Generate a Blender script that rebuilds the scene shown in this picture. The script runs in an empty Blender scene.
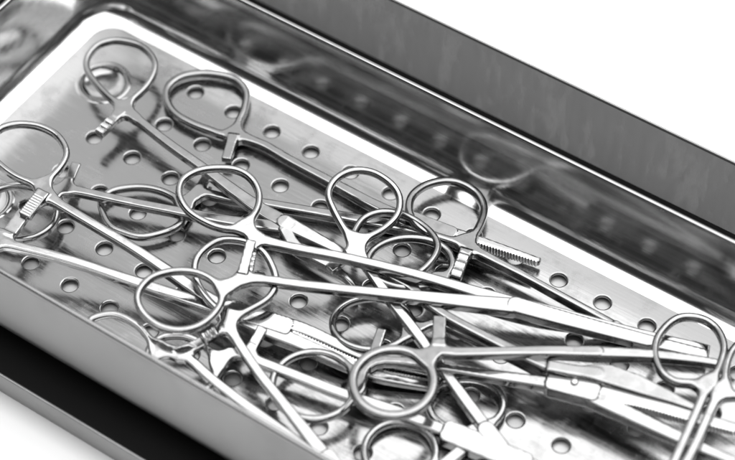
import bpy, math, random
import numpy as np
from mathutils import Matrix, Vector
from mathutils.geometry import delaunay_2d_cdt

random.seed(4)
scene = bpy.context.scene
COL = scene.collection
MM = 0.001

# ------------------------------------------------------------------ camera
IW, IH, FPX = 735.0, 460.0, 2057.15
CAM = np.array([0.24735928, -0.28411516, 0.41648198]) * 1000.0        # mm
RIGHT = np.array([0.83078426, 0.55659216, -0.00163524])
DOWN = np.array([0.4374222, -0.6547191, -0.61644523])
FWD = np.array([-0.34417921, 0.5114177, -0.78739609])
cd = bpy.data.cameras.new('camera')
cam = bpy.data.objects.new('camera', cd)
COL.objects.link(cam)
cam.matrix_world = Matrix(((RIGHT[0], -DOWN[0], -FWD[0], CAM[0] * MM),
                           (RIGHT[1], -DOWN[1], -FWD[1], CAM[1] * MM),
                           (RIGHT[2], -DOWN[2], -FWD[2], CAM[2] * MM),
                           (0, 0, 0, 1)))
cd.sensor_fit = 'HORIZONTAL'
cd.sensor_width = 36.0
cd.lens = 36.0 * FPX / IW
cd.clip_start = 0.01
cd.clip_end = 100.0
cd.dof.use_dof = True
cd.dof.focus_distance = 0.520
cd.dof.aperture_fstop = 10.0
scene.camera = cam

# ------------------------------------------------------------------ studio surroundings, lamps and exposure
world = bpy.data.worlds.new('World')
scene.world = world
world.use_nodes = True
wn = world.node_tree.nodes
# a studio: pale surroundings behind and above the table, a dark room on the camera's side
_nt = world.node_tree
_tc = wn.new('ShaderNodeTexCoord')
_dot = wn.new('ShaderNodeVectorMath')
_dot.operation = 'DOT_PRODUCT'
_dot.inputs[1].default_value = Vector((-0.25, 0.62, 0.74)).normalized()
_nt.links.new(_tc.outputs['Generated'], _dot.inputs[0])
_mr = wn.new('ShaderNodeMapRange')
_mr.interpolation_type = 'SMOOTHSTEP'
_mr.inputs['From Min'].default_value = 0.30
_mr.inputs['From Max'].default_value = 0.95
_mr.inputs['To Min'].default_value = 0.02
_mr.inputs['To Max'].default_value = 1.22
_nt.links.new(_dot.outputs['Value'], _mr.inputs['Value'])
wn['Background'].inputs[0].default_value = (1, 1, 1, 1)
_nt.links.new(_mr.outputs['Result'], wn['Background'].inputs[1])


def softbox(name, loc, rot_z, sx, sy, radiance):
    """a flat lamp hanging level over the table, turned by rot_z degrees"""
    l = bpy.data.lights.new(name, 'AREA')
    l.shape = 'RECTANGLE'
    l.size, l.size_y = sx, sy
    l.energy = radiance * sx * sy * math.pi
    o = bpy.data.objects.new(name, l)
    COL.objects.link(o)
    o.location = loc
    o.rotation_euler = (0, 0, math.radians(rot_z))
    return o


softbox('overhead_softbox', (0.37, 0.12, 0.80), -19.0, 1.36, 1.42, 2.25)
scene.view_settings.view_transform = 'Standard'
scene.view_settings.look = 'None'
scene.view_settings.exposure = 0.0
scene.view_settings.gamma = 1.0
scene.cycles.use_denoising = True
scene.cycles.max_bounces = 10
scene.cycles.glossy_bounces = 8
scene.cycles.sample_clamp_indirect = 6.0


# ------------------------------------------------------------------ materials (all neutral: the photo is black and white)
def nodes_of(name):
    m = bpy.data.materials.new(name)
    m.use_nodes = True
    nt = m.node_tree
    return m, nt, nt.nodes['Principled BSDF']


def steel(name, base, rough, streak=None, streak_amt=0.06, bump=0.0, bump_scale=(60, 60, 60), wear=0.0, wear_scale=40.0,
          wave=0.0, wave_scale=(30, 30, 30), wear_stretch=(1, 1, 1)):
    """Metal whose roughness is broken up by a stretched noise (brush marks) and by soft stains."""
    m, nt, b = nodes_of(name)
    N, L = nt.nodes, nt.links
    b.inputs['Metallic'].default_value = 1.0
    b.inputs['Base Color'].default_value = (base, base, base, 1)
    tc = N.new('ShaderNodeTexCoord')
    mp = N.new('ShaderNodeMapping')
    L.new(tc.outputs['Object'], mp.inputs['Vector'])
    mp.inputs['Scale'].default_value = streak or (400, 400, 400)
    n1 = N.new('ShaderNodeTexNoise')
    n1.inputs['Scale'].default_value = 1.0
    n1.inputs['Detail'].default_value = 5.0
    L.new(mp.outputs['Vector'], n1.inputs['Vector'])
    r1 = N.new('ShaderNodeMapRange')
    r1.inputs['From Min'].default_value = 0.3
    r1.inputs['From Max'].default_value = 0.7
    r1.inputs['To Min'].default_value = max(0.02, rough - streak_amt)
    r1.inputs['To Max'].default_value = rough + streak_amt
    L.new(n1.outputs['Fac'], r1.inputs['Value'])
    out = r1.outputs['Result']
    if wear > 0:
        n2 = N.new('ShaderNodeTexNoise')
        n2.inputs['Scale'].default_value = wear_scale
        n2.inputs['Detail'].default_value = 7.0
        n2.inputs['Roughness'].default_value = 0.65
        mp3 = N.new('ShaderNodeMapping')
        mp3.inputs['Scale'].default_value = wear_stretch
        L.new(tc.outputs['Object'], mp3.inputs['Vector'])
        L.new(mp3.outputs['Vector'], n2.inputs['Vector'])
        r2 = N.new('ShaderNodeMapRange')
        r2.inputs['From Min'].default_value = 0.5
        r2.inputs['From Max'].default_value = 0.72
        r2.inputs['To Min'].default_value = 0.0
        r2.inputs['To Max'].default_value = wear
        L.new(n2.outputs['Fac'], r2.inputs['Value'])
        ad = N.new('ShaderNodeMath')
        ad.operation = 'ADD'
        L.new(out, ad.inputs[0])
        L.new(r2.outputs['Result'], ad.inputs[1])
        out = ad.outputs[0]
        mix = N.new('ShaderNodeMix')
        mix.data_type = 'RGBA'
        mix.inputs['A'].default_value = (base, base, base, 1)
        mix.inputs['B'].default_value = (base * 0.6, base * 0.6, base * 0.6, 1)
        L.new(r2.outputs['Result'], mix.inputs['Factor'])
        L.new(mix.outputs['Result'], b.inputs['Base Color'])
    L.new(out, b.inputs['Roughness'])
    last = None
    if bump > 0:
        bp = N.new('ShaderNodeBump')
        bp.inputs['Strength'].default_value = bump
        bp.inputs['Distance'].default_value = 0.0002
        L.new(n1.outputs['Fac'], bp.inputs['Height'])
        last = bp
    if wave > 0:
        mp2 = N.new('ShaderNodeMapping')
        L.new(tc.outputs['Object'], mp2.inputs['Vector'])
        mp2.inputs['Scale'].default_value = wave_scale
        n3 = N.new('ShaderNodeTexNoise')
        n3.inputs['Scale'].default_value = 1.0
        n3.inputs['Detail'].default_value = 1.0
        L.new(mp2.outputs['Vector'], n3.inputs['Vector'])
        b2 = N.new('ShaderNodeBump')
        b2.inputs['Strength'].default_value = wave
        b2.inputs['Distance'].default_value = 0.003
        L.new(n3.outputs['Fac'], b2.inputs['Height'])
        if last:
            L.new(last.outputs['Normal'], b2.inputs['Normal'])
        last = b2
    if last:
        L.new(last.outputs['Normal'], b.inputs['Normal'])
    return m


M_FORCEPS = steel('polished_surgical_steel', 0.345, 0.11, streak=(300, 300, 300), streak_amt=0.05, wear=0.22, wear_scale=230)
M_SATIN = steel('satin_surgical_steel', 0.33, 0.18, streak=(500, 500, 500), streak_amt=0.06, wear=0.15, wear_scale=80)
M_RATCHET = steel('matt_ratchet_steel', 0.60, 0.30, streak=(900, 900, 900), streak_amt=0.10)
M_FLOOR = steel('satin_tray_steel', 0.315, 0.17, streak=(90, 1500, 600), streak_amt=0.07, bump=0.09, wear=0.22, wear_scale=120,
                wave=0.03, wave_scale=(28, 28, 28))
M_SHEET = steel('matt_sheet_steel', 0.52, 0.50, streak=(200, 200, 200))
M_WALL = steel('drawn_tray_wall_steel', 0.82, 0.17, streak=(3, 260, 700), streak_amt=0.05, bump=0.10, wave=0.15, wave_scale=(14, 18, 22))
M_OUTER = steel('worn_box_steel', 0.32, 0.40, streak=(60, 60, 25), streak_amt=0.04, wear=0.10, wear_scale=45, wave=0.04)
M_PANEL = steel('smudged_panel_steel', 0.80, 0.50, streak=(500, 500, 60), streak_amt=0.06, wear=0.75, wear_scale=150, wear_stretch=(1, 1, 0.35))
M_PANEL.node_tree.nodes['Principled BSDF'].inputs['Metallic'].default_value = 0.45

m, nt, b = nodes_of('black_gap_shade')
b.inputs['Base Color'].default_value = (0.008, 0.008, 0.008, 1)  # near-black colour stands in for the deep shade below the tray
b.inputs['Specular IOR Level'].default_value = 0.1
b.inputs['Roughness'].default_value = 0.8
M_GAP_SHADE = m

m, nt, b = nodes_of('white_paper')
b.inputs['Base Color'].default_value = (0.93, 0.93, 0.93, 1)
b.inputs['Roughness'].default_value = 0.6
M_TABLE = m


# ------------------------------------------------------------------ object helpers
def link(o, parent=None):
    COL.objects.link(o)
    if parent is not None:
        o.parent = parent
    return o


def empty(name, loc, label=None, cat=None, group=None):
    o = bpy.data.objects.new(name, None)
    o.empty_display_size = 0.005
    o.location = loc
    link(o)
    if label:
        o['label'] = label
    if cat:
        o['category'] = cat
    if group:
        o['group'] = group
    return o


def mesh_obj(name, verts, faces, mat, parent=None, smooth=False, normals=None):
    me = bpy.data.meshes.new(name)
    me.from_pydata([tuple(map(float, v)) for v in verts], [], [tuple(map(int, f)) for f in faces])
    me.materials.append(mat)
    if smooth or normals is not None:
        me.polygons.foreach_set('use_smooth', [True] * len(me.polygons))
    me.update()
    if normals is not None:
        me.normals_split_custom_set_from_vertices([tuple(map(float, n)) for n in normals])
    o = bpy.data.objects.new(name, me)
    return link(o, parent)


# ------------------------------------------------------------------ table
def table():
    v = [(-6, -6, -0.0085), (6, -6, -0.0085), (6, 6, -0.0085), (-6, 6, -0.0085)]
    o = mesh_obj('table_top', v, [(0, 1, 2, 3)], M_TABLE)
    o['kind'] = 'structure'


table()


# ------------------------------------------------------------------ rounded-rectangle loops for the two trays
def rrect(x0, x1, y0, y1, r, n=14, nx=40, ny=16):
    """Closed loop of points, counter-clockwise, corner radius r."""
    p = []
    for cx, cy, a0 in ((x1 - r, y0 + r, -90), (x1 - r, y1 - r, 0), (x0 + r, y1 - r, 90), (x0 + r, y0 + r, 180)):
        for k in range(n + 1):
            a = math.radians(a0 + 90.0 * k / n)
            p.append((cx + r * math.cos(a), cy + r * math.sin(a)))
    return p


def shell(profile, x0, x1, y0, y1, rc, n=14, zfun=None):
    """profile: list of (inset, z) in mm, swept round the rounded rectangle. Returns verts (m) and faces."""
    V, F = [], []
    cnt = 4 * (n + 1)
    for ins, z in profile:
        r = max(rc - ins, 0.4)
        for (x, y) in rrect(x0 + ins, x1 - ins, y0 + ins, y1 - ins, r, n):
            q = min(1, max(0, (y - y0) / (y1 - y0)))
            zz = z if zfun is None else zfun(z, q)
            V.append((x * MM, y * MM, zz * MM))
    for k in range(len(profile) - 1):
        for a in range(cnt):
            b_ = (a + 1) % cnt
            F.append((k * cnt + a, k * cnt + b_, (k + 1) * cnt + b_, (k + 1) * cnt + a))
    return V, F


# inner tray: wall faces at x -44 .. 232, y -87 .. 15.5 ; floor z 0 ; rim z 25
TX0, TX1, TY0, TY1 = -45.0, 232.0, -88.6, 15.9


def rim_z(z, q):
    return z * (1.09 - 0.12 * q) if z > 0 else z


FIL = 7.4
HP, HQ, HR = 12.7, 13.97, 2.05


def inner_tray():
    root = empty('instrument_tray', (0.09, -0.036, 0.0),
                 'inner steel tray with round holes in its floor, holding all the forceps', 'tray')
    inv = Vector((-0.09, 0.036, 0))

    def mk(name, V, F, mat, **k):
        return mesh_obj(name, [(v[0] + inv[0], v[1] + inv[1], v[2]) for v in V], F, mat, root, **k)
    # wall: inside fillet -> wall -> rounded rim -> outside face -> underside fillet
    pr = [(FIL + 1.0, 0.0)]
    for k in range(1, 13):
        a = math.radians(82.0 * k / 12)
        pr.append((FIL + 1.0 - 6.0 * math.sin(a) + 0.33 * (k / 12), 6.0 - 6.0 * math.cos(a)))
    for z in (7, 10, 14, 18, 22, 24.3):
        pr.append(((25 - z) * math.tan(math.radians(8)), z))
    pr[-1] = (-0.15, 24.3)
    V, F = shell(pr, TX0, TX1, TY0, TY1, 15.0, zfun=rim_z)
    mk('wall', V, F, M_WALL, smooth=True)
    V, F = shell([(-0.95 + 0.8 * math.cos(math.radians(-20 + 27.5 * k)), 24.3 + 0.8 * math.sin(math.radians(-20 + 27.5 * k)))
                  for k in range(9)], TX0, TX1, TY0, TY1, 15.0, zfun=rim_z)
    mk('rim', V, F, M_FORCEPS, smooth=True)
    po = [(-1.62, 24.2), (-1.75, 23.6), (-2.3, 20.5), (-3.0, 16.5), (-3.7, 12.5), (-4.3, 9.0)]
    for k in range(1, 9):                                   # the apron curls in under the tray
        a = math.radians(-10 + 100.0 * k / 8)
        po.append((-4.3 + 4.0 * (math.cos(math.radians(-10)) - math.cos(a)), 9.0 - 4.0 * (math.sin(a) - math.sin(math.radians(-10)))))
    po += [(0.6, 2.4), (3.0, -0.9), (8.6, -2.12), (45, -2.12)]
    V, F = shell(po, TX0, TX1, TY0, TY1, 15.0, zfun=rim_z)
    mk('outer_face', V, F, M_OUTER, smooth=True)
    # perforated floor
    ins = FIL + 1.0
    outer = rrect(TX0 + ins, TX1 - ins, TY0 + ins, TY1 - ins, 15.0 - ins)
    pts = list(outer)
    loops = [list(range(len(outer)))]
    holes = []
    for j in range(6):
        for i in range(-1, 18):
            if (i, j) in ((-1, 0), (-1, 5), (17, 0), (17, 5)):
                continue
            holes.append((i * HP, -j * HQ, HR + 0.48))
    dimples = [(-23.0, -11.2), (-23.0, -60.5), (209.0, -11.2), (209.0, -60.5)]
    for d in dimples:
        holes.append((d[0], d[1], 7.7))
    for (hx, hy, r) in holes:
        n = 40 if r > 5 else 28
        s = len(pts)
        pts += [(hx + r * math.cos(2 * math.pi * k / n), hy + r * math.sin(2 * math.pi * k / n)) for k in range(n)]
        loops.append(list(range(s, s + n)))
    edges = []
    for lp in loops:
        edges += [(lp[k], lp[(k + 1) % len(lp)]) for k in range(len(lp))]
    vs, es, fs, _, _, _ = delaunay_2d_cdt([Vector(p) for p in pts], edges, [], 1, 1e-5)
    keep = []
    H = np.array(holes)
    for f in fs:
        c = sum((vs[k] for k in f), Vector((0, 0))) / len(f)
        if np.any(np.hypot(H[:, 0] - c[0], H[:, 1] - c[1]) < H[:, 2] * 0.985):
            continue
        keep.append(tuple(f))
    V = [(v[0] * MM, v[1] * MM, 0.0) for v in vs]
    mk('perforated_floor', V, keep, M_FLOOR)
    # lips and bores of the holes: one piece of the floor each kind
    V, F = [], []
    prof = [(HR + 0.48, 0.0), (HR + 0.40, -0.012), (HR + 0.20, -0.10), (HR + 0.08, -0.20), (HR + 0.02, -0.32), (HR, -0.44), (HR, -0.80), (HR + 0.1, -0.86), (HR + 0.6, -0.88)]
    for (hx, hy, r) in holes:
        if r > 5:
            continue
        n = 28
        s = len(V)
        for (rr, z) in prof:
            V += [((hx + rr * math.cos(2 * math.pi * k / n)) * MM, (hy + rr * math.sin(2 * math.pi * k / n)) * MM, z * MM) for k in range(n)]
        for q in range(len(prof) - 1):
            for k in range(n):
                F.append((s + q * n + k, s + (q + 1) * n + k, s + (q + 1) * n + (k + 1) % n, s + q * n + (k + 1) % n))
    mk('hole_edges', V, F, M_FLOOR, smooth=True)
    pts = rrect(TX0 + 8.6, TX1 - 8.6, TY0 + 8.6, TY1 - 8.6, 6)
    edges = [(k, (k + 1) % len(pts)) for k in range(len(pts))]
    for d in dimples:
        s = len(pts)
        pts += [(d[0] + 7.0 * math.cos(2 * math.pi * k / 40), d[1] + 7.0 * math.sin(2 * math.pi * k / 40)) for k in range(40)]
        edges += [(s + k, s + (k + 1) % 40) for k in range(40)]
    vs, es, fs, _, _, _ = delaunay_2d_cdt([Vector(p) for p in pts], edges, [], 1, 1e-5)
    D = np.array(dimples)
    keep = []
    for f in fs:
        c = sum((vs[k] for k in f), Vector((0, 0))) / len(f)
        if np.all(np.hypot(D[:, 0] - c[0], D[:, 1] - c[1]) > 6.9):
            keep.append(tuple(f))
    mk('bottom_sheet', [(v[0] * MM, v[1] * MM, -1.95 * MM) for v in vs], keep, M_SHEET)
    for d in dimples:
        V, F = [], []
        n = 40
        prof = [(7.7, 0.0), (7.4, 0.10), (7.0, 0.16), (6.6, 0.05)] + [(6.3 * math.cos(math.radians(a)) ** 0.8, -0.1 - 1.95 * math.sin(math.radians(a))) for a in range(0, 90, 9)] + [(0.01, -2.05)]
        for (rr, z) in prof:
            V += [((d[0] + rr * math.cos(2 * math.pi * k / n)) * MM, (d[1] + rr * math.sin(2 * math.pi * k / n)) * MM, (z * 1.0) * MM) for k in range(n)]
        for q in range(len(prof) - 1):
            for k in range(n):
                F.append((q * n + k, (q + 1) * n + k, (q + 1) * n + (k + 1) % n, q * n + (k + 1) % n))
        mk('foot_dimple', V, F, M_FORCEPS, smooth=True)
    return root


inner_tray()


def outer_box():
    x0, x1, y0, y1 = -70.0, 262.0, -100.6, 40.8
    root = empty('steel_box', (0.09, -0.036, -0.0084),
                 'worn outer steel box with a tall smudged back panel and a low front lip', 'box')
    inv = Vector((-0.09, 0.036, 0.0084))

    def mk(name, V, F, mat, **k):
        return mesh_obj(name, [(v[0] + inv[0], v[1] + inv[1], v[2] + inv[2]) for v in V], F, mat, root, **k)

    def zf(z, q):                       # low lip in front (z -2.5), tall panel at the back (z 25.4)
        return z if z <= -9 else -9 + (z + 9) * (10.4 + 20.4 * q) / 33.0
    pr = [(1.6, -9.0), (1.5, -4), (1.2, 4), (0.6, 14), (0, 23.2)]
    V, F = shell(pr, x0, x1, y0, y1, 14.0, zfun=zf)
    mk('wall', V, F, M_PANEL, smooth=True)
    rm = [(0, 23.2), (-0.05, 23.7), (-0.2, 23.95), (-0.4, 24.0), (-0.6, 23.95), (-0.75, 23.7), (-0.8, 23.2)]
    V, F = shell(rm, x0, x1, y0, y1, 14.0, zfun=zf)
    mk('rim', V, F, M_OUTER, smooth=True)
    V, F = shell([(-0.8, 23.2), (-0.7, 22), (-0.5, 14), (-0.3, 5), (-0.1, -3), (0.0, -7.5), (0.3, -8.1), (1.0, -8.35), (5, -8.4), (60, -8.4)], x0, x1, y0, y1, 14.0, zfun=zf)
    mk('outer_face', V, F, M_OUTER, smooth=True)
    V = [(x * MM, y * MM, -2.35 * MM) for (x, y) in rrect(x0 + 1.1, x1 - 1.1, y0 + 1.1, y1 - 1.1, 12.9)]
    mk('mat', V, [tuple(range(len(V)))], M_GAP_SHADE)  # added black sheet above the box floor, painting the gap's shade


outer_box()


# ------------------------------------------------------------------ forceps: swept planforms turned into a smooth surface
def ray_dir(px, py):
    return RIGHT * ((px - IW / 2) / FPX) + DOWN * ((py - IH / 2) / FPX) + FWD


def at_z(px, py, z):
    d = ray_dir(px, py)
    return CAM + d * ((z - CAM[2]) / d[2])


def on_plane(px, py, P0, n):
    d = ray_dir(px, py)
    return CAM + d * (np.dot(P0 - CAM, n) / np.dot(d, n))


def catmull(P, closed, step=0.8):
    P = np.asarray(P, float)
    n = len(P)
    if n == 2 and not closed:
        k = max(2, int(np.linalg.norm(P[1] - P[0]) / 3.0) + 1)
        t = np.linspace(0, 1, k)[:, None]
        return P[0] * (1 - t) + P[1] * t
    out = []
    rng = range(n) if closed else range(n - 1)
    for i in rng:
        if closed:
            p0, p1, p2, p3 = P[(i - 1) % n], P[i], P[(i + 1) % n], P[(i + 2) % n]
        else:
            p1, p2 = P[i], P[i + 1]
            p0 = P[i - 1] if i > 0 else 2 * p1 - p2
            p3 = P[i + 2] if i + 2 < n else 2 * p2 - p1
        m = max(2, int(np.linalg.norm(p2 - p1) / step))
        for k in range(m):
            t = k / m
            out.append(0.5 * ((2 * p1) + (-p0 + p2) * t + (2 * p0 - 5 * p1 + 4 * p2 - p3) * t * t + (-p0 + 3 * p1 - 3 * p2 + p3) * t ** 3))
    if not closed:
        out.append(P[-1])
    return np.array(out)


def poly_dist(U, Vv, P, w, closed=False):
    """min over segments of distance - half width (w per vertex)."""
    best = np.full(U.shape, 1e9)
    n = len(P)
    w = np.broadcast_to(np.asarray(w, float), (n,))
    for i in range(n if closed else n - 1):
        a, b_ = P[i], P[(i + 1) % n]
        ab = b_ - a
        L2 = ab @ ab + 1e-12
        t = np.clip(((U - a[0]) * ab[0] + (Vv - a[1]) * ab[1]) / L2, 0, 1)
        d = np.hypot(U - a[0] - t * ab[0], Vv - a[1] - t * ab[1]) - (w[i] * (1 - t) + w[(i + 1) % n] * t)
        best = np.minimum(best, d)
    return best


def obox(U, Vv, a, b_, w, r=0.25):
    """oriented box from a to b, half width w (flat ends)."""
    c = (a + b_) / 2
    d = b_ - a
    L = np.linalg.norm(d) / 2
    d = d / (2 * L)
    x = np.abs((U - c[0]) * d[0] + (Vv - c[1]) * d[1]) - L + r
    y = np.abs(-(U - c[0]) * d[1] + (Vv - c[1]) * d[0]) - w + r
    return np.minimum(np.maximum(x, y), 0) + np.hypot(np.maximum(x, 0), np.maximum(y, 0)) - r


def poly_sdf(U, Vv, P):
    best = np.full(U.shape, 1e9)
    ins = np.zeros(U.shape, bool)
    n = len(P)
    for i in range(n):
        a, b_ = P[i], P[(i + 1) % n]
        ab = b_ - a
        t = np.clip(((U - a[0]) * ab[0] + (Vv - a[1]) * ab[1]) / (ab @ ab + 1e-12), 0, 1)
        best = np.minimum(best, np.hypot(U - a[0] - t * ab[0], Vv - a[1] - t * ab[1]))
        c = ((a[1] > Vv) != (b_[1] > Vv))
        with np.errstate(divide='ignore', invalid='ignore'):
            xi = a[0] + (Vv - a[1]) * ab[0] / (ab[1] if abs(ab[1]) > 1e-12 else 1e-12)
        ins ^= c & (U < xi)
    return np.where(ins, -best, best)


def smin(a, b_, k):
    h = np.maximum(k - np.abs(a - b_), 0) / k
    return np.minimum(a, b_) - h * h * k * 0.25


def extrude(d2, w, t, r):
    x = d2 + r
    y = np.abs(w) - t + r
    return np.minimum(np.maximum(x, y), 0) + np.hypot(np.maximum(x, 0), np.maximum(y, 0)) - r


def surface_nets(vals, org, h):
    nx, ny, nz = vals.shape
    s = vals < 0
    corners = [(i, j, k) for i in (0, 1) for j in (0, 1) for k in (0, 1)]
    cnt = sum(s[i:nx - 1 + i, j:ny - 1 + j, k:nz - 1 + k].astype(np.int8) for i, j, k in corners)
    act = (cnt > 0) & (cnt < 8)
    ids = np.full(act.shape, -1, np.int64)
    I = np.argwhere(act)
    ids[act] = np.arange(len(I))
    acc = np.zeros((len(I), 3))
    num = np.zeros(len(I))
    for a in range(8):
        for b_ in range(a + 1, 8):
            ca, cb = corners[a], corners[b_]
            if sum(abs(x - y) for x, y in zip(ca, cb)) != 1:
                continue
            va = vals[I[:, 0] + ca[0], I[:, 1] + ca[1], I[:, 2] + ca[2]]
            vb = vals[I[:, 0] + cb[0], I[:, 1] + cb[1], I[:, 2] + cb[2]]
            m_ = (va < 0) != (vb < 0)
            t = np.where(m_, va / np.where(m_, va - vb, 1), 0)[:, None]
            p = np.array(ca) * (1 - t) + np.array(cb) * t
            acc[m_] += p[m_]
            num += m_
    V = (I + acc / num[:, None]) * h + org
    F = []
    for ax in range(3):
        sl0 = [slice(None)] * 3
        sl1 = [slice(None)] * 3
        sl0[ax] = slice(0, -1)
        sl1[ax] = slice(1, None)
        a, b_ = s[tuple(sl0)], s[tuple(sl1)]
        ch = a != b_
        o1, o2 = (ax + 1) % 3, (ax + 2) % 3
        E_ = np.argwhere(ch)
        ok = (E_[:, o1] > 0) & (E_[:, o2] > 0) & (E_[:, o1] < vals.shape[o1] - 1) & (E_[:, o2] < vals.shape[o2] - 1)
        E_ = E_[ok]
        fl = a[tuple(E_.T)]

        def cid(d1, d2):
            q = E_.copy()
            q[:, o1] -= d1
            q[:, o2] -= d2
            return ids[tuple(q.T)]
        Q = np.stack([cid(1, 1), cid(0, 1), cid(0, 0), cid(1, 0)], 1)
        Q[~fl] = Q[~fl][:, ::-1]
        F.append(Q)
    F = np.concatenate(F)
    F = F[(F >= 0).all(1)]
    return V, F


PARTS = ('finger_ring', 'shank', 'ratchet_arm', 'box_lock', 'jaw')


class Half:
    """One half of a pair of forceps, in the plane (P0, n). Image traces are projected on that plane to get its real outline."""

    def __init__(s, P0, n, spec):
        s.P0, s.n, s.spec = P0, n, spec
        to3 = lambda q: on_plane(q[0], q[1], P0, n)
        sh = [to3(q) for q in spec['shank']]
        s.O = sh[-1]
        e1 = sh[0] - sh[-1]
        e1 -= n * (e1 @ n)
        s.e1 = e1 / np.linalg.norm(e1)
        s.e2 = np.cross(n, s.e1)
        to2 = lambda q: np.array([(to3(q) - s.O) @ s.e1, (to3(q) - s.O) @ s.e2])
        s.to2 = to2
        g = spec.get
        s.ring = catmull([to2(q) for q in spec['ring']], True, 0.9) if g('ring') else None
        s.rw = g('rw', 0.9)
        s.rt = g('rt', 1.15)
        s.shank = catmull([to2(q) for q in spec['shank']], False, 2.0)
        L = np.linspace(0, 1, len(s.shank))
        s.sw = np.interp(L, (0, .12, .5, 1), g('sw', (2.0, 1.2, 1.25, 1.8)))
        s.su = np.array([p[0] for p in s.shank])
        s.arm = [to2(q) for q in spec['arm']] if g('arm') else None
        s.az, s.aw = g('az', 0.9), g('aw', 1.35)
        s.jaw = catmull([to2(q) for q in spec['jaw']], False, 2.0) if g('jaw') else None
        s.jw = g('jw', (2.3, 1.0))
        s.jt = g('jt', (1.9, 1.0))
        s.blade = np.array([to2(q) for q in spec['blade']]) if g('blade') else None
        s.box = [to2(q) for q in spec['box']] if g('box') else None
        s.bw, s.bt = g('bw', 2.6), g('bt', 1.85)
        s.zo = g('zo', 0.0)
        s.k = g('k', 3.0)

    def fields(s, U, V):
        f = {}
        f['shank'] = poly_dist(U, V, s.shank, s.sw)
        f['ring'] = poly_dist(U, V, s.ring, s.rw, True) if s.ring is not None else None
        if s.arm is not None:
            f['arm'] = obox(U, V, s.arm[0], s.arm[1], s.aw)
        if s.jaw is not None:
            f['jaw'] = poly_dist(U, V, s.jaw, np.linspace(s.jw[0], s.jw[1], len(s.jaw)))
            d = s.jaw[-1] - s.jaw[0]
            tt = ((U - s.jaw[0][0]) * d[0] + (V - s.jaw[0][1]) * d[1]) / (d @ d)
            f['jt'] = s.jt[0] + (s.jt[1] - s.jt[0]) * np.clip(tt, 0, 1)
            f['jcut'] = ((U - s.jaw[-1][0]) * d[0] + (V - s.jaw[-1][1]) * d[1]) / np.linalg.norm(d)
        if s.blade is not None:
            f['blade'] = poly_sdf(U, V, s.blade)
        if s.box is not None:
            f['box'] = obox(U, V, s.box[0], s.box[1], s.bw, 1.5)
        L = max(s.shank[0][0], 1.0)
        q = np.clip(U / L, 0, 1.2)
        f['t'] = np.interp(q, (0, .15, .6, .95, 1.2), (1.75, 1.5, 1.3, s.rt + 0.1, s.rt))
        return f

    def comps(s, f, W, lab=False):
        W = W - s.zo
        sh = f['shank']
        parts = {}
        if f['ring'] is not None:
            body2 = smin(f['ring'], sh, s.k)
            if 'arm' in f:
                body2 = smin(body2, np.maximum(f['arm'], sh - 2.0), 2.2)
        else:
            body2 = sh
        rr = 0.62 if f['ring'] is None else 0.62 + 0.24 * np.clip((sh - 0.6) / 3.0, 0, 1)
        body = extrude(body2, W, f['t'], rr)
        d = body
        if 'arm' in f:
            a = extrude(f['arm'], W - s.az, 0.95, 0.3)
            d = smin(d, a, 0.5)
        if 'jaw' in f:
            j = extrude(np.maximum(f['jaw'], f['jcut'] - 0.1), W, f['jt'], 0.55)
            d = np.minimum(d, j)
        if 'blade' in f:
            bl = extrude(f['blade'], W, 1.8, 0.4)
            d = smin(d, bl, 0.5)
        if 'box' in f:
            bx = extrude(f['box'], W, s.bt, 0.3)
            d = np.minimum(d, bx)
        if not lab:
            return d
        big = np.full(d.shape, 1e9)
        r = f['ring'] - 0.2 if f['ring'] is not None else big
        c = [np.maximum(extrude(r, W, f['t'], .9), -1e9), extrude(sh, W, f['t'], .9),
             a - 0.02 if 'arm' in f else big,
             bx - 0.05 if 'box' in f else big,
             np.minimum(j if 'jaw' in f else big, bl if 'blade' in f else big)]
        return np.argmin(np.stack(c), 0)

    def mesh(s, h=0.34):
        pts = [s.shank]
        for q in (s.ring, s.jaw, s.blade, s.arm, s.box):
            if q is not None:
                pts.append(np.array(q))
        A = np.concatenate(pts)
        lo = A.min(0) - 5.0
        hi = A.max(0) + 5.0
        nu, nv = (np.ceil((hi - lo) / h)).astype(int) + 1
        zl = -3.6
        nw = int(7.2 / h) + 2
        u = lo[0] + h * np.arange(nu)
        v = lo[1] + h * np.arange(nv)
        w = zl + h * np.arange(nw)
        U, V = np.meshgrid(u, v, indexing='ij')
        f = s.fields(U, V)
        f = {k: (x[:, :, None] if isinstance(x, np.ndarray) else x) for k, x in f.items()}
        vals = s.comps(f, w[None, None, :])
        vals = np.broadcast_to(vals, (nu, nv, nw))
        P, F = surface_nets(vals, np.array([lo[0], lo[1], zl]), h)

        def ev(Q):
            return s.comps(s.fields(Q[:, 0], Q[:, 1]), Q[:, 2])

        def grad(Q, e=0.02):
            g = np.empty_like(Q)
            for k in range(3):
                d_ = np.zeros(3)
                d_[k] = e
                g[:, k] = (ev(Q + d_) - ev(Q - d_)) / (2 * e)
            return g
        for it in range(3):
            g = grad(P)
            g2 = np.maximum((g * g).sum(1), 0.2)
            stp = np.clip(ev(P), -h, h)
            P = P - g * (stp / g2)[:, None]
        g = grad(P, 0.05)
        nrm = g / np.maximum(np.linalg.norm(g, axis=1), 1e-9)[:, None]
        cen = P[F].mean(1)
        lab = s.comps(s.fields(cen[:, 0], cen[:, 1]), cen[:, 2], True)
        B = np.stack([s.e1, s.e2, s.n])
        return P @ B + s.O, nrm @ B, F, lab

    def world(s, uv, w=0.0):
        return s.O + s.e1 * uv[0] + s.e2 * uv[1] + s.n * w


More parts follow.
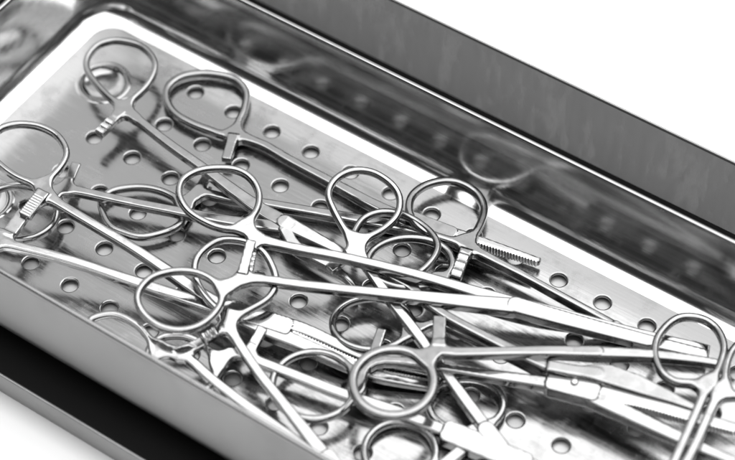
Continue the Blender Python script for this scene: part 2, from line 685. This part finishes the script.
def ridges(root, half, a, b_, width, n, height, base_w, name='ratchet_teeth'):
    """row of rounded teeth from a to b (plane mm), lying on a surface base_w above the plane."""
    d = b_ - a
    L = np.linalg.norm(d)
    d = d / L
    p = np.array([-d[1], d[0]])
    V, F = [], []
    prof = [(0.0, -0.5)]
    for k in range(n):
        for q in range(7):
            t = q / 6
            prof.append(((k + 0.06 + 0.88 * t) / n, height * math.sin(math.pi * t) ** 0.6 if 0 < t < 1 else 0.0))
    prof.append((1.0, -0.5))
    m_ = len(prof)
    for (t, z) in prof:
        for sgn in (-1, -0.8, 0.8, 1):
            zz = z if abs(sgn) < 1 else min(z, max(z - 0.25, -0.5))
            q = a + d * (t * L) + p * (sgn * width)
            V.append((half.world(q, base_w + zz) - root['o']) * MM)
    for k in range(m_ - 1):
        for q in range(3):
            F.append((k * 4 + q, k * 4 + q + 1, k * 4 + q + 5, k * 4 + q + 4))
    for q in (0, 3):
        F.append(tuple(k * 4 + q for k in (range(m_) if q else range(m_ - 1, -1, -1))))
    return mesh_obj(name, V, F, M_RATCHET, root['e'])


def serration(root, half, poly, side, off0, off1, t0, t1, t_from, parent, pitch=0.8, amp=0.42, zo=0.0):
    """zig-zag strip of teeth along one flank of a jaw centreline."""
    P = np.asarray(poly)
    seg = np.r_[0, np.cumsum(np.linalg.norm(np.diff(P, axis=0), axis=1))]
    L = seg[-1]
    n = int((1 - t_from) * L / pitch)
    V, F = [], []
    rows = []
    for k in range(2 * n + 1):
        t = t_from + (0.985 - t_from) * k / (2 * n)
        x = np.interp(t * L, seg, P[:, 0])
        y = np.interp(t * L, seg, P[:, 1])
        x2 = np.interp(min(t * L + 0.5, L), seg, P[:, 0]) - np.interp(t * L - 0.5, seg, P[:, 0])
        y2 = np.interp(min(t * L + 0.5, L), seg, P[:, 1]) - np.interp(t * L - 0.5, seg, P[:, 1])
        q = np.array([-y2, x2]) / (math.hypot(x2, y2) + 1e-9) * side
        o = off0 + (off1 - off0) * t + (amp if k % 2 else 0.0)
        tt = (t0 + (t1 - t0) * t) * 0.93
        c = np.array([x, y])
        for (oo, z) in ((o - 0.9, tt), (o, tt), (o, -tt), (o - 0.9, -tt)):
            V.append((half.world(c + q * oo, z + zo) - root['o']) * MM)
    for k in range(2 * n):
        for q in range(3):
            F.append((4 * k + q, 4 * k + q + 1, 4 * k + q + 5, 4 * k + q + 4))
    return mesh_obj('serrated_face', V, F, M_RATCHET, parent)


def pin(root, half, uv, w, r=0.85):
    V, F = [], []
    n = 24
    prof = [(r, -0.4), (r, 0.05), (r * 0.97, 0.2), (r * 0.86, 0.36), (r * 0.66, 0.47), (r * 0.35, 0.53), (0.01, 0.55)]
    for (rr, z) in prof:
        for k in range(n):
            a = 2 * math.pi * k / n
            V.append((half.world(np.array([uv[0] + rr * math.cos(a), uv[1] + rr * math.sin(a)]), w + z) - root['o']) * MM)
    for q in range(len(prof) - 1):
        for k in range(n):
            F.append((q * n + k, q * n + (k + 1) % n, (q + 1) * n + (k + 1) % n, (q + 1) * n + k))
    return mesh_obj('pivot_pin', V, F, M_RATCHET, root['e'], smooth=True)


def forceps(label, plane, halves, pin_at=None, mat=None):
    pts = [at_z(*q) for q in plane]
    n = np.cross(pts[1] - pts[0], pts[2] - pts[0])
    n /= np.linalg.norm(n)
    if n[2] < 0:
        n = -n
    P0 = pts[0]
    o = on_plane(*halves[0]['shank'][-1], P0, n)
    e = empty('surgical_forceps', Vector(o) * MM, label, 'forceps', 'forceps in the tray')
    root = {'e': e, 'o': o}
    objs = []
    for q, sp in enumerate(halves):
        sp.setdefault('zo', -0.13 * q)
        H = Half(P0, n, sp)
        V, N, F, lab = H.mesh()
        V = (V - o) * MM
        jaw_obj = arm_obj = None
        for li, pn in enumerate(PARTS):
            fs = F[lab == li]
            if len(fs) < 12:
                continue
            used, inv = np.unique(fs, return_inverse=True)
            ob = mesh_obj(pn, V[used], inv.reshape(fs.shape), mat or M_FORCEPS, e, normals=N[used])
            if pn == 'jaw':
                jaw_obj = ob
        if sp.get('teeth'):
            n_, h_, sgn = sp['teeth']
            a, b_ = H.arm
            a = a + (b_ - a) * sp.get('teeth_from', 0.42)
            ridges(root, H, a, b_ + (b_ - a) * 0.02, H.aw * 0.95, n_, h_, H.zo + H.az + 0.95 if sgn > 0 else H.zo + H.az - 0.95)
        if sp.get('serr') and H.jaw is not None:
            serration(root, H, H.jaw, sp['serr'], H.jw[0], H.jw[1], H.jt[0], H.jt[1], sp.get('serr_from', 0.1), jaw_obj or e, zo=H.zo)
        objs.append(H)
    if pin_at:
        H = objs[0]
        pin(root, H, H.to2(pin_at), H.zo + H.bt + 0.16, 0.95)
    return e


def ell(cx, cy, rx, ry, rot=0.0, n=14):
    c, s_ = math.cos(math.radians(rot)), math.sin(math.radians(rot))
    return [(cx + rx * math.cos(a) * c - ry * math.sin(a) * s_, cy + rx * math.cos(a) * s_ + ry * math.sin(a) * c)
            for a in (2 * math.pi * k / n for k in range(n))]


# 1: open pair, ring by the far left corner; other ring under the next pair
forceps('open forceps whose teardrop ring hangs over the round dimple in the tray corner',
        [(124, 108, 6.5), (62, 194, 5.0), (290, 228, 5.0)],
        [dict(ring=[(120, 41), (140, 46), (153, 58), (155, 70), (148, 85), (135, 98), (124, 106), (112, 100), (98, 86), (88, 72), (87, 59), (96, 47), (107, 42)],
              arm=[(122, 112), (99, 135)], teeth=(3, 0.35, 1), az=0.2,
              shank=[(124, 110), (136, 119), (168, 144), (203, 169), (253, 206), (290, 228)],
              jaw=[(285, 225), (313, 239), (343, 254), (357, 264)], sw=(2.0, 1.2, 1.3, 2.2), jw=(2.2, 1.1), jt=(1.85, 1.0)),
         dict(ring=ell(19, 212, 38, 27), arm=[(64, 192), (76.5, 163)], az=-0.4,
              shank=[(57, 192), (71, 190.5), (130, 203), (186, 214), (228, 222), (290, 230)],
              jaw=[(285, 231), (296, 248), (326, 265), (345, 277), (356, 290)], jw=(1.7, 0.8))], mat=M_SATIN)

# 2: open pair, thick teardrop ring by the far wall
forceps('open forceps with a thick teardrop ring by the far wall and a bare serrated jaw',
        [(234, 132, 2.2), (190, 205, 2.6), (428, 231, 2.4)],
        [dict(ring=[(198, 74), (218, 75), (235, 80), (246, 92), (245, 108), (240, 120), (235, 131), (223, 135), (210, 131), (192, 124), (175, 114), (167, 101), (168, 88), (180, 78)],
              rw=1.05, rt=1.15, arm=[(234, 137), (226.5, 162)], az=0.5,
              shank=[(236, 135), (246, 139), (266, 147), (290, 161), (335, 185), (381, 209.5), (428, 229)],
              jaw=[(430, 229), (475, 241), (540, 262)], jw=(1.6, 0.75), jt=(1.8, 1.1), serr=-1, serr_from=0.35, box=[(400, 219), (455, 240)], bw=2.7),
         dict(ring=[(101, 206), (104, 197), (116, 190), (139.5, 187.5), (160, 191), (176, 199), (185, 210), (182, 222), (169, 231), (143, 237), (124, 233), (109, 225)],
              arm=[(194, 198), (207, 177)], az=-0.4,
              shank=[(186, 206), (193, 198), (205, 194), (228, 199), (258, 203), (310, 212), (356, 220), (428, 233)],
              jaw=[(430, 233), (480, 255), (532, 276)], jw=(1.6, 0.5), jt=(1.6, 0.6))], mat=M_SATIN)

# 10: D and E
forceps('open forceps lying furthest left, one ring cut off by the picture edge',
        [(44, 192, 11.0), (6, 238, 10.5), (231, 312, 6.0)],
        [dict(ring=[(23, 124.5), (40, 127), (56, 135), (65, 147), (66, 158), (59, 170), (48, 180), (36, 184), (18, 178), (2, 167), (-8, 156), (-10, 143), (-2, 131), (9, 126)],
              rw=0.9, arm=[(44, 194), (25, 218)], aw=1.7, az=0.7, teeth=(9, 0.18, 1), teeth_from=0.2,
              shank=[(44, 188), (54, 201), (88, 222), (130, 247), (170, 273.5), (205, 298), (231, 312)],
              jaw=[(229, 311), (262, 322), (294, 328), (320, 338), (352, 353), (382, 364), (440, 377)], jw=(2.2, 0.8), jt=(1.9, 1.0), box=[(226, 310), (292, 331)], bw=2.5, bt=1.82),
         dict(ring=ell(-42, 238, 38, 28), arm=[(6, 237), (25, 211)], aw=1.8, az=-0.6,
              shank=[(-6, 241), (3, 243.5), (67, 260), (130, 281), (190, 301), (231, 314)],
              jaw=[(229, 314), (264, 330), (294, 342), (320, 353), (352, 367), (384, 378), (440, 388)], jw=(2.2, 1.1), jt=(1.9, 1.0), serr=1, serr_from=0.3)])

# 5: M and N
forceps('forceps against the near wall, one long shank running down out of sight behind it',
        [(225, 322, 9.5), (170, 352, 7.5), (333, 471, 4.5)],
        [dict(ring=[(223, 240), (245, 242), (262, 251), (272, 266), (276, 282), (270, 297), (254, 308), (232, 317), (214, 306), (201, 290), (195, 274), (197, 259), (208, 247)],
              arm=[(222, 329), (203, 340)], az=-0.2, teeth=(3, 0.4, 1), teeth_from=0.25,
              shank=[(228, 318), (233, 334), (257, 371), (284, 405), (324, 456), (333, 471)],
              jaw=[(331, 468), (352, 500), (380, 530)], jw=(2.0, 1.0), box=[(322, 455), (345, 488)]),
         dict(ring=[(92, 319), (115, 314.5), (138, 326), (152, 343), (156, 354), (151, 364), (138, 366), (118, 357), (101, 342), (91, 329)], arm=[(176, 356), (203, 342.5)], aw=1.35, az=0.2,
              shank=[(160, 349), (176, 354), (188, 358), (210, 378), (242, 403), (333, 471)],
              jaw=[(331, 470), (365, 498), (395, 525)], jw=(2.0, 1.0))])

# 4: I and O
forceps('wide open forceps with slender teardrop ring at the centre, bright box lock at bottom edge',
        [(357, 243, 9.5), (240, 354, 6.0), (485, 437, 3.0)],
        [dict(ring=[(356, 170.6), (372, 172.5), (386, 180), (396, 190), (400, 202), (397, 216), (385, 228.5), (370, 237), (357, 242), (346, 232), (334, 211), (328.5, 196), (332, 184), (342, 175)],
              arm=[(356, 248), (329, 269)], az=-0.6,
              shank=[(356, 241), (361, 257), (374, 277), (390, 300), (411, 327), (440, 366), (465, 401), (482, 424), (490, 437)],
              sw=(1.9, 1.3, 1.35, 1.5), jaw=[(486, 432), (520, 470), (560, 505)], jw=(2.2, 1.2)),
         dict(ring=[(160, 338.5), (174, 335.5), (188, 337), (202, 344), (214, 356), (217, 370), (211, 385), (196, 396), (180, 396), (163, 384), (150, 366), (149, 350)], arm=[(250, 352), (263, 328.5)], aw=1.3, az=0.3,
              shank=[(219, 362), (230, 354), (244, 354), (258, 361.5), (300, 378), (340, 393.5), (396, 412.5), (450, 434), (490, 449)],
              sw=(2.0, 1.3, 1.35, 1.6), jaw=[(486, 446), (535, 470), (590, 497)], jw=(2.6, 1.4), box=[(442, 431), (530, 468)], bw=2.8, bt=1.9)])

# 7: K and R
forceps('thin forceps with a pale ribbed ratchet tip below its thick round ring',
        [(468, 248, 5.0), (436, 286, 7.0), (617, 329, 3.0)],
        [dict(ring=[(447, 181), (463, 184.5), (477, 194), (484, 208), (481, 223), (472, 237), (457, 242), (440, 238), (424, 231), (412, 219), (409, 207), (413, 195), (427, 185)],
              rw=1.05, rt=1.15, arm=[(466, 252), (455, 279)], aw=1.55, az=0.3, teeth=(3, 0.55, 1), teeth_from=0.15,
              shank=[(467, 244), (478, 253), (520, 275), (560, 297), (600, 319), (617, 329)], sw=(2.2, 1.3, 1.0, 1.0),
              jaw=[(615, 328), (640, 341), (668, 350)], jw=(1.2, 0.7)),
         dict(ring=ell(410, 263, 42.5, 25), 
              shank=[(436, 280), (452, 294), (480, 306), (540, 322), (617, 331)], sw=(2.0, 1.4, 1.2, 1.2),
              jaw=[(615, 330), (640, 343), (668, 352)], jw=(1.2, 0.7))], mat=M_SATIN)

# 8: U and V
forceps('slightly open forceps with a round pivot pin and long serrated jaws',
        [(366, 368, 5.4), (420, 328, 5.4), (573, 388, 6.8)],
        [dict(ring=ell(314, 386, 42, 33.5), arm=[(373, 358), (382, 331)], aw=1.2, az=0.3,
              shank=[(357, 388), (362, 374), (375, 363.5), (398, 362.5), (446, 369), (485, 375.5), (548, 385), (573, 390)],
              jaw=[(573, 390), (602, 396), (640, 402.5), (690, 417), (738, 430)], jw=(2.4, 1.2), jt=(1.8, 1.1), serr=-1, serr_from=0.2,
              box=[(546, 383), (599, 397)], bw=2.7, bt=1.95),
         dict(ring=ell(372, 324, 39.5, 26),
              shank=[(411, 330), (422, 328), (434, 324), (446, 326), (498, 350), (548, 374), (573, 388)],
              jaw=[(573, 388), (600, 402), (640, 421), (690, 444), (735, 463)], jw=(2.3, 1.2), jt=(1.8, 1.1))], pin_at=(574, 387))

# 11: X and W
forceps('forceps lying lowest at the bottom edge, only its two dark rings showing',
        [(480, 432, 2.2), (428, 476, 2.2), (580, 520, 2.4)],
        [dict(ring=ell(466, 404, 37.5, 27), shank=[(482, 430), (520, 466), (580, 518)], jaw=[(578, 516), (640, 560)], jw=(2, 1), box=[(560, 500), (600, 535)]),
         dict(ring=ell(400, 452, 36, 30), arm=[(440, 470), (462, 452)], shank=[(426, 474), (446, 483), (510, 503), (580, 524)], jaw=[(578, 522), (640, 568)], jw=(2, 1))])

# 6: J and Q
forceps('forceps with a thick dull front ring, a nearly level shank and a broad bright blade',
        [(435, 354, 10.5), (405, 279, 9.0), (597, 364, 9.0)],
        [dict(ring=ell(393, 384.5, 40.5, 33), rw=1.12, rt=1.2, arm=[(438, 350), (439.5, 320)], aw=1.6, az=0.2,
              shank=[(430, 358), (440, 354), (454, 355.5), (500, 355), (550, 354.5), (597, 356)], sw=(2.2, 1.4, 1.3, 1.6), zo=0.6,
              jaw=[(595, 356), (650, 358), (700, 363), (728, 368)], jw=(1.6, 1.0), jt=(1.6, 1.0)),
         dict(ring=[(356, 226), (365, 215), (380, 209.5), (398, 210.5), (416, 218), (431, 230), (438, 243), (433, 257), (418, 271), (400, 277), (376, 266), (360, 248), (354, 235)],
              shank=[(402, 274), (414, 287), (445, 313), (516, 350), (558, 368), (597, 374)], zo=-1.2,
              blade=[(548, 361), (581, 366.5), (600, 364.5), (613, 366), (640, 376), (670, 391.5), (700, 408), (694, 411), (670, 403), (640, 394.5), (611, 385.5), (581, 376.5), (546, 371)])], mat=M_SATIN)

# 3: C and F
forceps('closed forceps on top of the heap, two bright oval rings and long parallel shanks',
        [(247, 232, 14.5), (231, 287, 14.0), (520, 308, 7.2)],
        [dict(ring=[(219, 168.5), (238, 171), (252, 180), (259, 195), (257, 210), (248, 222), (234, 229), (219, 228), (204, 222), (190, 213), (181, 201), (179, 190), (184, 179), (199, 171)],
              arm=[(254, 240), (247, 276)], aw=1.3, az=-1.0, teeth=(5, 0.3, 1), teeth_from=0.3,
              shank=[(247, 230), (262, 241), (300, 250), (344, 258.5), (414, 275.5), (480, 295), (520, 307)],
              jaw=[(515, 305), (560, 316), (640, 336), (709, 351)], sw=(2.0, 1.2, 1.25, 1.7), jw=(1.7, 1.4), jt=(1.65, 1.1)),
         dict(ring=[(180, 271.5), (198, 274), (213, 282), (221, 294), (220, 306), (210, 319), (196, 328), (178, 331), (160, 327), (146, 317), (138, 304), (139, 292), (149, 280), (163, 274)],
              arm=[(242, 277), (251, 243.5)], aw=1.25, az=0.7,
              shank=[(229, 287), (250, 280), (300, 286), (350, 291.5), (414, 298), (480, 305), (520, 309)],
              jaw=[(515, 308), (555, 319), (640, 341), (708, 357)], sw=(2.0, 1.2, 1.3, 2.3), jw=(2.35, 1.5), jt=(1.78, 1.2), zo=0.14)])

# 9: L
forceps('closed forceps at the right edge, its shanks pointing down out of the picture',
        [(703, 388, 9.8), (722, 392, 9.8), (652, 510, 13.6)],
        [dict(ring=[(690, 317), (706, 321), (718, 331), (724, 347), (720, 365), (712, 380), (702, 386), (690, 384), (674, 382), (661, 372), (655, 356), (657, 340), (666, 327), (677, 319)],
              rw=0.95, rt=1.2, shank=[(708, 384), (700, 404), (682, 445), (655, 505)], sw=(2.0, 1.12, 1.12, 1.2),
              jaw=[(655, 500), (630, 560), (612, 590)], jw=(2, 1), box=[(668, 478), (640, 535)]),
         dict(ring=[(757, 337), (775, 343), (787, 357), (788, 374), (778, 390), (760, 396), (742, 397), (728, 394), (725, 380), (727, 364), (733, 350), (744, 340)], rw=0.95, rt=1.2,
              shank=[(720, 391), (710, 412), (692, 452), (660, 509)], sw=(2.2, 1.12, 1.12, 1.2), jaw=[(660, 505), (634, 562), (615, 592)], jw=(2, 1))])
